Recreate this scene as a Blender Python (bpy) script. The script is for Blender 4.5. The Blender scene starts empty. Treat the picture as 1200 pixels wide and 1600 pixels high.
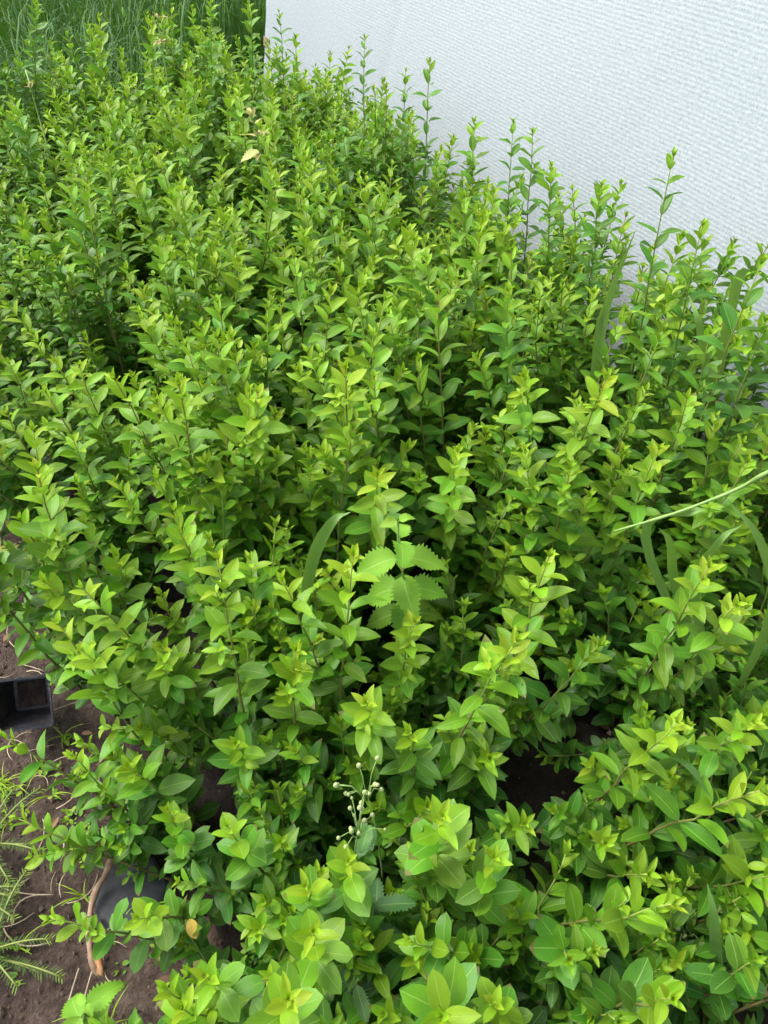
import bpy, math, random
import numpy as np
from mathutils import Vector, Matrix, Euler, noise as mnoise

R = math.radians
C = bpy.context.scene.collection
scn = bpy.context.scene

# ------------------------------------------------------------------ camera
CAM_H, PITCH, FPX = 1.40, R(44.0), 1204.0
cd = bpy.data.cameras.new('camera')
cam = bpy.data.objects.new('camera', cd); C.objects.link(cam)
cam.location = (0, 0, CAM_H)
cam.rotation_euler = (R(90) - PITCH, 0, 0)
cd.sensor_fit = 'VERTICAL'; cd.sensor_height = 24; cd.sensor_width = 18
cd.lens = 24 * FPX / 1600
cd.clip_start = 0.01; cd.clip_end = 500
scn.camera = cam

# ------------------------------------------------------------------ world, sun, exposure
SUN_EL, SUN_AZ = R(58), R(-72)       # azimuth measured from +Y towards +X
w = bpy.data.worlds.new('World'); scn.world = w; w.use_nodes = True
nt = w.node_tree; bg = nt.nodes['Background']
sky = nt.nodes.new('ShaderNodeTexSky'); sky.sky_type = 'NISHITA'; sky.sun_disc = False
sky.sun_elevation = SUN_EL; sky.sun_rotation = SUN_AZ
sky.air_density = 1.0; sky.dust_density = 4.0; sky.ozone_density = 0.6
hs_ = nt.nodes.new('ShaderNodeHueSaturation'); hs_.inputs['Saturation'].default_value = .42      # hazy, overcast air
nt.links.new(sky.outputs[0], hs_.inputs['Color']); nt.links.new(hs_.outputs[0], bg.inputs[0]); bg.inputs[1].default_value = 0.15
sl = bpy.data.lights.new('sun', 'SUN'); sl.energy = 1.3; sl.angle = R(28); sl.color = (1, .965, .90)
so = bpy.data.objects.new('sun', sl); C.objects.link(so)
sdir = Vector((math.sin(SUN_AZ) * math.cos(SUN_EL), math.cos(SUN_AZ) * math.cos(SUN_EL), math.sin(SUN_EL)))
so.rotation_euler = sdir.to_track_quat('Z', 'Y').to_euler()
scn.view_settings.view_transform = 'Standard'; scn.view_settings.look = 'None'
scn.view_settings.gamma = 1; scn.view_settings.exposure = 1.38
scn.cycles.max_bounces = 8; scn.cycles.diffuse_bounces = 4; scn.cycles.transmission_bounces = 4
scn.cycles.transparent_max_bounces = 6

# ------------------------------------------------------------------ placing
AX = Vector((-.453, .891, 0)); NX = Vector((.891, .453, 0))       # along / across the bed
def bed(s, t, z=0.0): return AX * s + NX * t + Vector((0, 0, z))
def st(p): return p.x * AX.x + p.y * AX.y, p.x * NX.x + p.y * NX.y
CP, SP = math.cos(PITCH), math.sin(PITCH)
def at(px, py, z):
    """the point of height z that the photograph shows at pixel (px, py)"""
    x = (px - 600) / FPX; y = (py - 800) / FPX
    k = (CAM_H - z) / (SP + CP * y)
    return Vector((x * k, (CP - SP * y) * k, z))
def proj(p):
    dz = CAM_H - p.z
    d = p.y * CP + dz * SP
    if d < .05: return None
    return 600 + FPX * p.x / d, 800 - FPX * (p.y * SP - dz * CP) / d, d

# ------------------------------------------------------------------ objects
def tag(o, label=None, cat=None, group=None, kind=None):
    if label: o['label'] = label
    if cat: o['category'] = cat
    if group: o['group'] = group
    if kind: o['kind'] = kind
    return o
def empty(name, loc=(0, 0, 0)):
    o = bpy.data.objects.new(name, None); C.objects.link(o); o.location = loc
    o.empty_display_size = .03
    return o
def link(name, me, parent=None):
    o = bpy.data.objects.new(name, me); C.objects.link(o)
    if parent: o.parent = parent
    return o

class MB:
    """collects vertices, faces, uv and one colour attribute"""
    def __init__(s): s.v = []; s.f = []; s.uv = []; s.c = []; s.n = 0
    def add(s, v, f, uv=None, col=(0, 0, 0)):
        v = np.asarray(v, float).reshape(-1, 3); n = len(v)
        s.v.append(v)
        s.f += [tuple(i + s.n for i in q) for q in f]
        s.uv.append(np.zeros((n, 2)) if uv is None else np.asarray(uv, float))
        c = np.asarray(col, float)
        s.c.append(np.tile(c, (n, 1)) if c.ndim == 1 else c)
        s.n += n
    def mesh(s, name, mat, smooth=True):
        me = bpy.data.meshes.new(name)
        if s.n:
            V = np.concatenate(s.v); UV = np.concatenate(s.uv); Cc = np.concatenate(s.c)
            me.from_pydata(V.tolist(), [], s.f)
            li = np.empty(len(me.loops), dtype=np.int32); me.loops.foreach_get('vertex_index', li)
            ul = me.uv_layers.new(name='uv'); ul.data.foreach_set('uv', UV[li].ravel())
            ca = me.color_attributes.new('tone', 'FLOAT_COLOR', 'POINT')
            ca.data.foreach_set('color', np.concatenate([Cc, np.ones((len(Cc), 1))], 1).ravel())
            me.polygons.foreach_set('use_smooth', [smooth] * len(me.polygons))
        me.materials.append(mat); me.update()
        return me
    def build(s, name, mat, parent=None, smooth=True):
        return link(name, s.mesh(name, mat, smooth), parent)

def frame(T):
    T = Vector(T).normalized()
    a = T.cross(Vector((0, 0, 1)))
    if a.length < 1e-3: a = Vector((1, 0, 0))
    a.normalize(); return T, a, a.cross(T).normalized()

def tube(mb, pts, radii, n=6, col=(0, 0, 0), cap=True):
    pts = [Vector(p) for p in pts]; V = []; F = []; UV = []
    for i, p in enumerate(pts):
        T = (pts[min(i + 1, len(pts) - 1)] - pts[max(i - 1, 0)])
        T, a, b = frame(T if T.length > 1e-6 else (0, 0, 1))
        for k in range(n):
            g = 2 * math.pi * k / n
            V.append(p + (a * math.cos(g) + b * math.sin(g)) * radii[i]); UV.append((k / n, i / len(pts)))
    for i in range(len(pts) - 1):
        for k in range(n):
            F.append((i * n + k, i * n + (k + 1) % n, (i + 1) * n + (k + 1) % n, (i + 1) * n + k))
    if cap: F.append(tuple((len(pts) - 1) * n + k for k in range(n))); F.append(tuple(n - 1 - k for k in range(n)))
    mb.add([tuple(v) for v in V], F, UV, col)

def bez(p0, p1, p2, n):
    p0, p1, p2 = Vector(p0), Vector(p1), Vector(p2)
    return [p0 * (1 - t) ** 2 + p1 * 2 * t * (1 - t) + p2 * t * t for t in [i / (n - 1) for i in range(n)]]
def poly_smooth(P, n):
    """Catmull-Rom through P"""
    P = [Vector(p) for p in P]; Q = [P[0] * 2 - P[1]] + P + [P[-1] * 2 - P[-2]]; out = []
    m = len(P) - 1
    for i in range(n):
        u = i / (n - 1) * m; k = min(int(u), m - 1); t = u - k
        a, b, c, d = Q[k], Q[k + 1], Q[k + 2], Q[k + 3]
        out.append(.5 * ((2 * b) + (c - a) * t + (2 * a - 5 * b + 4 * c - d) * t * t + (3 * b - a - 3 * c + d) * t ** 3))
    return out

# ------------------------------------------------------------------ materials
def newmat(name):
    m = bpy.data.materials.new(name); m.use_nodes = True
    nt = m.node_tree
    return m, nt, nt.nodes, nt.links, nt.nodes['Principled BSDF'], nt.nodes['Material Output']
def math_n(N, L, op, a, b=None, clamp=False):
    n = N.new('ShaderNodeMath'); n.operation = op; n.use_clamp = clamp
    for i, x in enumerate((a, b)):
        if x is None: continue
        if isinstance(x, (int, float)): n.inputs[i].default_value = x
        else: L.new(x, n.inputs[i])
    return n.outputs[0]
def mixc(N, L, f, a, b, mode='MIX'):
    n = N.new('ShaderNodeMix'); n.data_type = 'RGBA'; n.blend_type = mode
    for i, x in ((0, f), (6, a), (7, b)):
        if isinstance(x, (int, float)): n.inputs[i].default_value = x
        elif isinstance(x, tuple): n.inputs[i].default_value = (*x, 1)
        else: L.new(x, n.inputs[i])
    return n.outputs[2]
def ramp(N, L, f, stops):
    n = N.new('ShaderNodeValToRGB'); e = n.color_ramp.elements
    while len(e) > 1: e.remove(e[-1])
    for i, (p, c) in enumerate(stops):
        q = e[0] if i == 0 else e.new(p)
        q.position = p; q.color = (*c, 1) if isinstance(c, tuple) else (c, c, c, 1)
    L.new(f, n.inputs[0]); return n.outputs[0]
def noise_n(N, L, scale, detail=3, co=None, rough=.5):
    n = N.new('ShaderNodeTexNoise'); n.inputs['Scale'].default_value = scale
    n.inputs['Detail'].default_value = detail; n.inputs['Roughness'].default_value = rough
    if co is not None: L.new(co, n.inputs['Vector'])
    return n.outputs['Fac']
def bump(N, L, h, strength, dist, bsdf):
    b = N.new('ShaderNodeBump'); b.inputs['Strength'].default_value = strength
    b.inputs['Distance'].default_value = dist; L.new(h, b.inputs['Height'])
    L.new(b.outputs[0], bsdf.inputs['Normal'])

def leaf_material(name, stops, veins=6.0, back=(.12, .27, .05), trans=.32, rough=.42, rib=(.36, .56, .12), tint_var=.5, spots=True):
    m, nt, N, L, P, O = newmat(name)
    uv = N.new('ShaderNodeUVMap'); uv.uv_map = 'uv'
    sx = N.new('ShaderNodeSeparateXYZ'); L.new(uv.outputs[0], sx.inputs[0])
    u = math_n(N, L, 'ABSOLUTE', math_n(N, L, 'SUBTRACT', sx.outputs[0], .5))     # 0 at the midrib, .5 at the margin
    v = sx.outputs[1]
    at_ = N.new('ShaderNodeAttribute'); at_.attribute_name = 'tone'
    sc = N.new('ShaderNodeSeparateColor'); L.new(at_.outputs['Color'], sc.inputs[0])
    age, rnd = sc.outputs[0], sc.outputs[1]
    geo = N.new('ShaderNodeNewGeometry'); tc = N.new('ShaderNodeTexCoord')
    blot = noise_n(N, L, 55, 2, tc.outputs['Object'])
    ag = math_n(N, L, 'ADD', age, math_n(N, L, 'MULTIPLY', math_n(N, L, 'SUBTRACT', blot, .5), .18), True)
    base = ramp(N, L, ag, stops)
    hv = N.new('ShaderNodeHueSaturation'); L.new(base, hv.inputs['Color'])
    L.new(math_n(N, L, 'ADD', .5, math_n(N, L, 'MULTIPLY', math_n(N, L, 'SUBTRACT', rnd, .5), .06 * tint_var)), hv.inputs['Hue'])
    L.new(math_n(N, L, 'ADD', 1.0, math_n(N, L, 'MULTIPLY', math_n(N, L, 'SUBTRACT', rnd, .5), .5 * tint_var)), hv.inputs['Value'])
    base = hv.outputs[0]
    # lateral veins
    vv = math_n(N, L, 'SUBTRACT', math_n(N, L, 'MULTIPLY', v, veins), math_n(N, L, 'MULTIPLY', u, veins * .9))
    sw = math_n(N, L, 'SINE', math_n(N, L, 'MULTIPLY', vv, 2 * math.pi))
    vein = ramp(N, L, math_n(N, L, 'MULTIPLY', math_n(N, L, 'ADD', sw, 1), .5), [(0, 0.0), (.86, 0.0), (1, 1.0)])
    ribm = ramp(N, L, u, [(0, 1.0), (.016, .8), (.034, 0.0), (1, 0.0)])
    edge = ramp(N, L, u, [(0, 0.0), (.472, 0.0), (.5, .55)])
    base = mixc(N, L, math_n(N, L, 'MULTIPLY', vein, .05), base, rib)
    base = mixc(N, L, math_n(N, L, 'MULTIPLY', ribm, .42), base, rib)
    base = mixc(N, L, math_n(N, L, 'MULTIPLY', edge, .5), base, rib)
    if spots:
        sp = ramp(N, L, noise_n(N, L, 260, 1, tc.outputs['Object']), [(0, 0.0), (.75, 0.0), (.79, 1.0)])
        base = mixc(N, L, math_n(N, L, 'MULTIPLY', sp, .35), base, (.10, .08, .03))
    tipb = math_n(N, L, 'MULTIPLY', ramp(N, L, math_n(N, L, 'ADD', v, math_n(N, L, 'MULTIPLY', blot, .25)), [(0, 0.0), (1.0, 0.0), (1.06, 1.0)]), math_n(N, L, 'GREATER_THAN', rnd, .88))
    base = mixc(N, L, math_n(N, L, 'MULTIPLY', tipb, .7), base, (.16, .10, .04))
    if not veins:
        mp = N.new('ShaderNodeMapping'); mp.inputs['Scale'].default_value = (22, 1.2, 1); L.new(uv.outputs[0], mp.inputs[0])
        base = mixc(N, L, math_n(N, L, 'MULTIPLY', noise_n(N, L, 1.0, 2, mp.outputs[0]), .28), base, rib)
    bk = mixc(N, L, .5, base, back)
    col = mixc(N, L, geo.outputs['Backfacing'], base, bk)
    L.new(col, P.inputs['Base Color'])
    rr = math_n(N, L, 'ADD', rough, math_n(N, L, 'MULTIPLY', blot, .12)); L.new(rr, P.inputs['Roughness'])
    P.inputs['Specular IOR Level'].default_value = .42
    hgt = math_n(N, L, 'ADD', math_n(N, L, 'MULTIPLY', vein, -.25), math_n(N, L, 'MULTIPLY', ribm, -1.0))
    bump(N, L, hgt, .45, .0007, P)
    tr = N.new('ShaderNodeBsdfTranslucent')
    tcol = mixc(N, L, 1.0, col, (1.25, 1.15, .55), 'MULTIPLY'); L.new(tcol, tr.inputs[0])
    ms = N.new('ShaderNodeMixShader'); ms.inputs[0].default_value = trans
    L.new(P.outputs[0], ms.inputs[1]); L.new(tr.outputs[0], ms.inputs[2]); L.new(ms.outputs[0], O.inputs[0])
    return m

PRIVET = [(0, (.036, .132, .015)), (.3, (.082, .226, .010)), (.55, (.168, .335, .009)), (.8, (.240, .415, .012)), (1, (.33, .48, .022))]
M_leaf = leaf_material('privet_leaf', PRIVET)
M_tip = leaf_material('privet_young_leaf', PRIVET, trans=.36, rough=.5)
M_net = leaf_material('nettle_leaf', [(0, (.05, .16, .015)), (1, (.21, .39, .025))], veins=7, rough=.62, trans=.3)
M_this = leaf_material('thistle_leaf', [(0, (.03, .10, .03)), (1, (.10, .22, .05))], veins=7, rough=.5)
M_pale = leaf_material('pale_leaf', [(0, (.40, .43, .13)), (.6, (.46, .36, .18)), (1, (.46, .27, .19))], veins=6, rough=.6, rib=(.7, .6, .35))
M_grass = leaf_material('grass_blade', [(0, (.024, .075, .003)), (.4, (.050, .150, .006)), (.7, (.07, .20, .03)), (1, (.17, .33, .07))], veins=0, back=(.03, .12, .015), rough=.5, rib=(.16, .3, .08), trans=.25, spots=False)
M_needle = leaf_material('needle', [(0, (.012, .038, .007)), (.6, (.024, .07, .012)), (1, (.20, .30, .04))], veins=0, rough=.75, back=(.03, .09, .02), spots=False)
M_yell = leaf_material('yellowed_leaf', [(0, (.55, .36, .05)), (1, (.66, .50, .10))], veins=0, rough=.6, rib=(.5, .3, .06))

def stem_material():
    m, nt, N, L, P, O = newmat('privet_bark')
    at_ = N.new('ShaderNodeAttribute'); at_.attribute_name = 'tone'
    sc = N.new('ShaderNodeSeparateColor'); L.new(at_.outputs['Color'], sc.inputs[0])
    tc = N.new('ShaderNodeTexCoord')
    n = noise_n(N, L, 90, 3, tc.outputs['Object'])
    c = ramp(N, L, sc.outputs[0], [(0, (.13, .085, .045)), (.45, (.17, .14, .04)), (.8, (.20, .25, .05)), (1, (.30, .42, .06))])
    c = mixc(N, L, sc.outputs[1], c, (.20, .045, .03))
    c = mixc(N, L, math_n(N, L, 'MULTIPLY', n, .4), c, (.05, .035, .02))
    L.new(c, P.inputs['Base Color']); P.inputs['Roughness'].default_value = .6
    bump(N, L, n, .3, .001, P)
    return m
M_stem = stem_material()
def plain(name, a, b, scale, rough, bstr=.3, bdist=.002, spec=.4, detail=4):
    m, nt, N, L, P, O = newmat(name)
    tc = N.new('ShaderNodeTexCoord')
    n = noise_n(N, L, scale, detail, tc.outputs['Object'])
    L.new(mixc(N, L, ramp(N, L, n, [(.3, 0.0), (.7, 1.0)]), a, b), P.inputs['Base Color'])
    P.inputs['Roughness'].default_value = rough; P.inputs['Specular IOR Level'].default_value = spec
    bump(N, L, n, bstr, bdist, P)
    return m
M_bud = plain('bud', (.24, .32, .11), (.42, .46, .22), 200, .6)
M_weedstem = plain('weed_stem', (.14, .26, .06), (.24, .36, .10), 80, .55)
M_twig = plain('dry_twig', (.20, .12, .075), (.34, .24, .16), 60, .8, .6, .002)
M_rust = plain('rust_wood', (.24, .10, .04), (.42, .24, .12), 70, .8, .6, .002)
M_straw = plain('straw', (.34, .27, .17), (.50, .42, .30), 40, .8)
M_stone = plain('crumb', (.05, .032, .022), (.20, .145, .105), 60, .9)
M_tape = plain('brown_tape', (.20, .15, .10), (.30, .24, .17), 60, .6)
M_post = plain('post_wood', (.20, .14, .09), (.32, .24, .16), 30, .85)

def soil_material():
    m, nt, N, L, P, O = newmat('soil')
    tc = N.new('ShaderNodeTexCoord'); co = tc.outputs['Object']
    a = noise_n(N, L, 6, 5, co); b = noise_n(N, L, 70, 6, co, .7); d = noise_n(N, L, 320, 3, co, .7)
    c = ramp(N, L, a, [(.3, (.095, .060, .044)), (.5, (.165, .110, .082)), (.7, (.24, .175, .13))])
    c = mixc(N, L, ramp(N, L, b, [(.42, 0.0), (.62, 1.0)]), mixc(N, L, .65, c, (.035, .02, .014)), c)
    c = mixc(N, L, ramp(N, L, d, [(.66, 0.0), (.72, 1.0)]), c, (.32, .27, .20))
    L.new(c, P.inputs['Base Color']); P.inputs['Roughness'].default_value = .92
    h = math_n(N, L, 'ADD', b, math_n(N, L, 'MULTIPLY', d, .4)); bump(N, L, h, 1.0, .03, P)
    return m
M_soil = soil_material()
def peat_material():
    m, nt, N, L, P, O = newmat('peat')
    tc = N.new('ShaderNodeTexCoord'); co = tc.outputs['Object']
    b = noise_n(N, L, 60, 6, co, .7); d = noise_n(N, L, 240, 3, co, .7)
    c = ramp(N, L, b, [(.35, (.008, .005, .004)), (.65, (.028, .017, .012))])
    c = mixc(N, L, ramp(N, L, d, [(.69, 0.0), (.73, 1.0)]), c, (.20, .16, .12))
    L.new(c, P.inputs['Base Color']); P.inputs['Roughness'].default_value = .95
    bump(N, L, b, .9, .012, P)
    return m
M_peat = peat_material()
def mat_fabric():
    m, nt, N, L, P, O = newmat('woven_ground_fabric')
    tc = N.new('ShaderNodeTexCoord'); sp = N.new('ShaderNodeSeparateXYZ'); L.new(tc.outputs['Object'], sp.inputs[0])
    sx = math_n(N, L, 'SINE', math_n(N, L, 'MULTIPLY', sp.outputs[0], 3600)); sy = math_n(N, L, 'SINE', math_n(N, L, 'MULTIPLY', sp.outputs[1], 3600))
    wv = math_n(N, L, 'MULTIPLY', sx, sy)
    n = noise_n(N, L, 70, 6, tc.outputs['Object'], .75)
    c = mixc(N, L, ramp(N, L, n, [(.35, 0.0), (.7, 1.0)]), (.018, .020, .026), (.055, .055, .06))
    c = mixc(N, L, math_n(N, L, 'MULTIPLY', math_n(N, L, 'ADD', wv, 1), .15), c, (.09, .09, .10))
    L.new(c, P.inputs['Base Color']); P.inputs['Roughness'].default_value = .6
    bump(N, L, wv, .5, .0006, P)
    return m
M_fabric = mat_fabric()
def screen_material():
    m, nt, N, L, P, O = newmat('white_ribbed_film')
    uv = N.new('ShaderNodeUVMap'); uv.uv_map = 'uv'
    sp = N.new('ShaderNodeSeparateXYZ'); L.new(uv.outputs[0], sp.inputs[0])     # metres along, metres up
    wob = noise_n(N, L, 2.5, 3, uv.outputs[0])
    yy = math_n(N, L, 'ADD', sp.outputs[1], math_n(N, L, 'ADD', math_n(N, L, 'MULTIPLY', wob, .012), math_n(N, L, 'MULTIPLY', noise_n(N, L, 30, 3, uv.outputs[0]), .005)))
    rib = math_n(N, L, 'SINE', math_n(N, L, 'MULTIPLY', yy, 2 * math.pi / .0112))
    line = ramp(N, L, math_n(N, L, 'MULTIPLY', math_n(N, L, 'ADD', rib, 1), .5), [(0, 1.0), (.2, .8), (.55, 0.0), (1, 0.0)])
    big = noise_n(N, L, 1.6, 4, uv.outputs[0])
    # tape threads across the ribs, broken up
    cr = N.new('ShaderNodeMapping'); cr.inputs['Scale'].default_value = (330, 100, 1); L.new(uv.outputs[0], cr.inputs[0])
    th = noise_n(N, L, 1.0, 2, cr.outputs[0], .6)
    cr2 = N.new('ShaderNodeMapping'); cr2.inputs['Scale'].default_value = (34, 90, 1); L.new(uv.outputs[0], cr2.inputs[0])
    th2 = noise_n(N, L, 1.0, 3, cr2.outputs[0], .65)
    rib_strength = math_n(N, L, 'MULTIPLY', ramp(N, L, sp.outputs[1], [(0, 1.0), (.45, .75), (.85, .22)]), ramp(N, L, big, [(.3, .5), (.65, 1.0)]))  # rib lines strongest near the foot, weaker higher up, varied by noise
    line = math_n(N, L, 'MULTIPLY', line, rib_strength)
    c = mixc(N, L, math_n(N, L, 'MULTIPLY', line, math_n(N, L, 'ADD', .05, math_n(N, L, 'MULTIPLY', th2, 1.1))), (.50, .555, .59), (.25, .28, .30))
    c = mixc(N, L, ramp(N, L, th, [(.54, 0.0), (.70, .5)]), c, (.34, .38, .41))
    c = mixc(N, L, ramp(N, L, big, [(.35, 0.0), (.7, .35)]), c, (.44, .50, .54))
    slit = ramp(N, L, noise_n(N, L, 190, 3, uv.outputs[0], .8), [(0, 0.0), (.44, 0.0), (.60, 1.0)])
    c = mixc(N, L, slit, c, (.34, .39, .42))
    grain = ramp(N, L, noise_n(N, L, 85, 4, uv.outputs[0], .8), [(.42, 0.0), (.62, .55)])
    c = mixc(N, L, grain, c, (.62, .67, .70))
    dirt = math_n(N, L, 'MULTIPLY', ramp(N, L, sp.outputs[1], [(0, 1.0), (.35, 0.0)]), noise_n(N, L, 12, 5, uv.outputs[0], .7))
    c = mixc(N, L, math_n(N, L, 'MULTIPLY', dirt, .5), c, (.30, .27, .22))
    L.new(c, P.inputs['Base Color']); P.inputs['Roughness'].default_value = .5
    h = math_n(N, L, 'ADD', math_n(N, L, 'MULTIPLY', rib, .32), math_n(N, L, 'MULTIPLY', th, .8)); bump(N, L, h, .35, .0015, P)
    tr = N.new('ShaderNodeBsdfTranslucent'); L.new(c, tr.inputs[0])
    ms = N.new('ShaderNodeMixShader'); ms.inputs[0].default_value = .28
    L.new(P.outputs[0], ms.inputs[1]); L.new(tr.outputs[0], ms.inputs[2]); L.new(ms.outputs[0], O.inputs[0])
    return m
M_screen = screen_material()
def far_ground():
    m, nt, N, L, P, O = newmat('meadow_ground')
    tc = N.new('ShaderNodeTexCoord'); n = noise_n(N, L, 3, 6, tc.outputs['Object'], .7)
    L.new(ramp(N, L, n, [(.3, (.02, .055, .012)), (.7, (.05, .12, .025))]), P.inputs['Base Color'])
    P.inputs['Roughness'].default_value = .95; bump(N, L, n, 1, .05, P)
    return m
M_meadow = far_ground()
def pot_material():
    m, nt, N, L, P, O = newmat('black_pot_plastic')
    tc = N.new('ShaderNodeTexCoord'); co = tc.outputs['Object']
    n = noise_n(N, L, 40, 4, co, .7)
    c = mixc(N, L, ramp(N, L, n, [(.5, 0.0), (.7, .7)]), (.018, .019, .024), (.11, .08, .06))
    c = mixc(N, L, ramp(N, L, noise_n(N, L, 420, 1, co), [(.70, 0.0), (.74, 1.0)]), c, (.4, .4, .38))
    L.new(c, P.inputs['Base Color']); P.inputs['Roughness'].default_value = .38
    return m
M_pot = pot_material()

# ------------------------------------------------------------------ the setting: ground
def grid_mesh(name, mat, s0, s1, t0, t1, step, hf, tf0=None):
    ns, ntt = int((s1 - s0) / step) + 1, int((t1 - t0) / step) + 1
    V = []; F = []; UV = []
    for i in range(ns):
        for j in range(ntt):
            s = s0 + (s1 - s0) * i / (ns - 1)
            a = t0 if tf0 is None else tf0(s)
            t = a + (t1 - a) * j / (ntt - 1)
            p = bed(s, t, hf(s, t)); V.append(tuple(p)); UV.append((s, t))
    for i in range(ns - 1):
        for j in range(ntt - 1):
            q = i * ntt + j; F.append((q, q + ntt, q + ntt + 1, q + 1))
    mb = MB(); mb.add(V, F, UV); return mb.build(name, mat)
def nz(s, t, f, seed=0.0): return mnoise.noise(Vector((s * f, t * f, seed)))
mb = MB(); G = 300
mb.add([(-G, -G, -.05), (G, -G, -.05), (G, G, -.05), (-G, G, -.05)], [(0, 1, 2, 3)], [(0, 0), (1, 0), (1, 1), (0, 1)])
tag(mb.build('ground', M_meadow), 'dark green meadow ground reaching beyond the bed', kind='structure')
def soil_h(s, t):
    return -.012 + .012 * nz(s, t, 5) + .008 * nz(s, t, 18, 3) + .007 * nz(s, t, 48, 7) + .004 * nz(s, t, 95, 9)
tag(grid_mesh('soil', M_soil, -.7, 2.6, -1.3, -.02, .009, soil_h), 'bare reddish brown soil of the path beside the bed', kind='structure')
tag(grid_mesh('far_soil', M_soil, 2.58, 4.2, -1.3, -.02, .04, lambda s, t: soil_h(s, t) - .004), 'brown soil path further along the bed', kind='structure')
tag(grid_mesh('peat', M_peat, -.35, 3.8, -.05, 2.2, .03, lambda s, t: -.004 + .010 * nz(s, t, 9, 2) + .006 * nz(s, t, 30, 5)), 'dark peat under the privet plants', kind='structure')
PATCH = [(st(at(x, y, .01)), r) for x, y, r in ((205, 1385, .065), (60, 888, .050), (165, 1050, .045), (330, 1590, .07), (95, 780, .035), (200, 1200, .03), (10, 560, .05))]
def patch(s, t):
    return any(math.hypot(s - a, t - b) + .018 * nz(s, t, 22, 40) < r for (a, b), r in PATCH)
fo = grid_mesh('weed_fabric', M_fabric, -.6, 3.2, -.27, .06, .009,
               lambda s, t: .016 + .010 * nz(s, t, 7, 11) + .004 * nz(s, t, 25, 12) - (0 if patch(s, t) else .07), lambda s: -.235 + .035 * nz(s, 0, 3, 5) + .012 * nz(s, 0, 14, 6))
tag(fo, 'dark grey woven weed fabric showing in patches along the soil edge of the bed', 'weed fabric')

# ------------------------------------------------------------------ white screen
def screen():
    root = empty('windbreak_screen', bed(4.6, 1.56, 0))
    tag(root, 'large white ribbed cloth screen standing behind the privet bed', 'screen')
    S0, S1, T0, H, LEAN = -1.6, 4.62, 1.56, 2.05, .17
    def P(s, h):
        w = .018 * mnoise.noise(Vector((s * .9, h * .7, 4))) + .007 * mnoise.noise(Vector((s * 2.2, h * 1.5, 9))) + .0012 * mnoise.noise(Vector((s * 9 + h * 3, h * 2.5, 2)))
        w += .004 * math.exp(-((s - 3.35 + .25 * h) / .035) ** 2)          # the soft upright fold
        edge = .03 * h + .004 * math.sin(h * 40)
        ss = s + (edge if s > S1 - .02 else 0)
        return bed(ss, T0 + LEAN * h + w, h * math.cos(math.atan(LEAN)))
    mb = MB(); n, m = 260, 60; V = []; UV = []; F = []
    for i in range(n + 1):
        for j in range(m + 1):
            s = S0 + (S1 - S0) * i / n; h = H * j / m
            V.append(tuple(P(s, h))); UV.append((s, h))
    for i in range(n):
        for j in range(m):
            q = i * (m + 1) + j; F.append((q, q + 1, q + m + 2, q + m + 1))
    mb.add(V, F, UV); o = mb.build('cloth', M_screen, root); o.matrix_parent_inverse = Matrix.Translation(-root.location)
    so_ = o.modifiers.new('thickness', 'SOLIDIFY'); so_.thickness = .0015; so_.offset = 1
    for s in (4.58, 2.9, 1.2, -.5):
        mb = MB(); b = bed(s, T0 + .035, -.05); t = bed(s, T0 + .035 + LEAN * 2.0, 2.0)
        tube(mb, [b, b.lerp(t, .5), t], [.022, .022, .021], 10)
        o = mb.build('post', M_post, root); o.matrix_parent_inverse = Matrix.Translation(-root.location)
    for h0 in (.30, .545):                                                    # brown tape squares on the free edge
        mb = MB(); V = []
        for ds, dh in ((0, 0), (.075, 0), (.075, .045), (0, .045)):
            p = P(S1 - .065 + ds, h0 + dh)
            V.append(p - NX * .006)
        V2 = [v + NX * .003 for v in V]
        mb.add([tuple(v) for v in V + V2], [(0, 1, 2, 3), (7, 6, 5, 4), (0, 4, 5, 1), (1, 5, 6, 2), (2, 6, 7, 3), (3, 7, 4, 0)])
        o = mb.build('tape_patch', M_tape, root, smooth=False); o.matrix_parent_inverse = Matrix.Translation(-root.location)
screen()

# ------------------------------------------------------------------ leaves and shoots
US = np.array([-1, -.55, 0, .55, 1.0])
def leaf_template(vs, a, b, W, fold, droop, twist, wave, seed, serr=0.0, bite=0):
    rng = random.Random(seed); V = []; UV = []
    nrm = max(v ** a * (1 - v) ** b for v in [i / 50 for i in range(1, 50)])
    ph = rng.uniform(0, 6)
    for k, v in enumerate(vs):
        w_ = W * ((v ** a * (1 - v) ** b) / nrm if 0 < v < 1 else 0)
        if k == 0: w_ = W * .05
        if serr and 0 < k < len(vs) - 1: w_ *= (1 + serr * rng.uniform(.4, 1.6) * (1 if k % 2 else -1))
        ben = -droop * v * v
        tw = twist * v
        for u in US:
            bt = .45 if bite and k == bite and u == 1 else (.72 if bite and k == bite + 1 and u == 1 else 1)
            x = w_ * u * bt; z = fold * abs(x) + wave * math.sin(v * 9 + ph + (2 if u > 0 else 0)) * abs(u) * W
            xx = x * math.cos(tw) - z * math.sin(tw); zz = x * math.sin(tw) + z * math.cos(tw)
            yy = v + (-.03 * abs(u) if serr and k % 2 == 0 else 0)
            V.append((xx, yy * (1 - .22 * droop * v), zz + ben)); UV.append((.5 + .5 * u, v))
    F = []
    for i in range(len(vs) - 1):
        for j in range(4):
            q = i * 5 + j; F.append((q, q + 1, q + 6, q + 5))
    return np.array(V), F, np.array(UV)
VS = [0, .07, .2, .36, .53, .70, .86, 1]
rt = random.Random(5)
T_OLD = [leaf_template(VS, .62, .66, rt.uniform(.25, .31), rt.uniform(.12, .35), rt.uniform(.0, .34), rt.uniform(-.3, .3), rt.uniform(.0, .09), i, bite=(4 if i == 3 else 0)) for i in range(9)]
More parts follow.
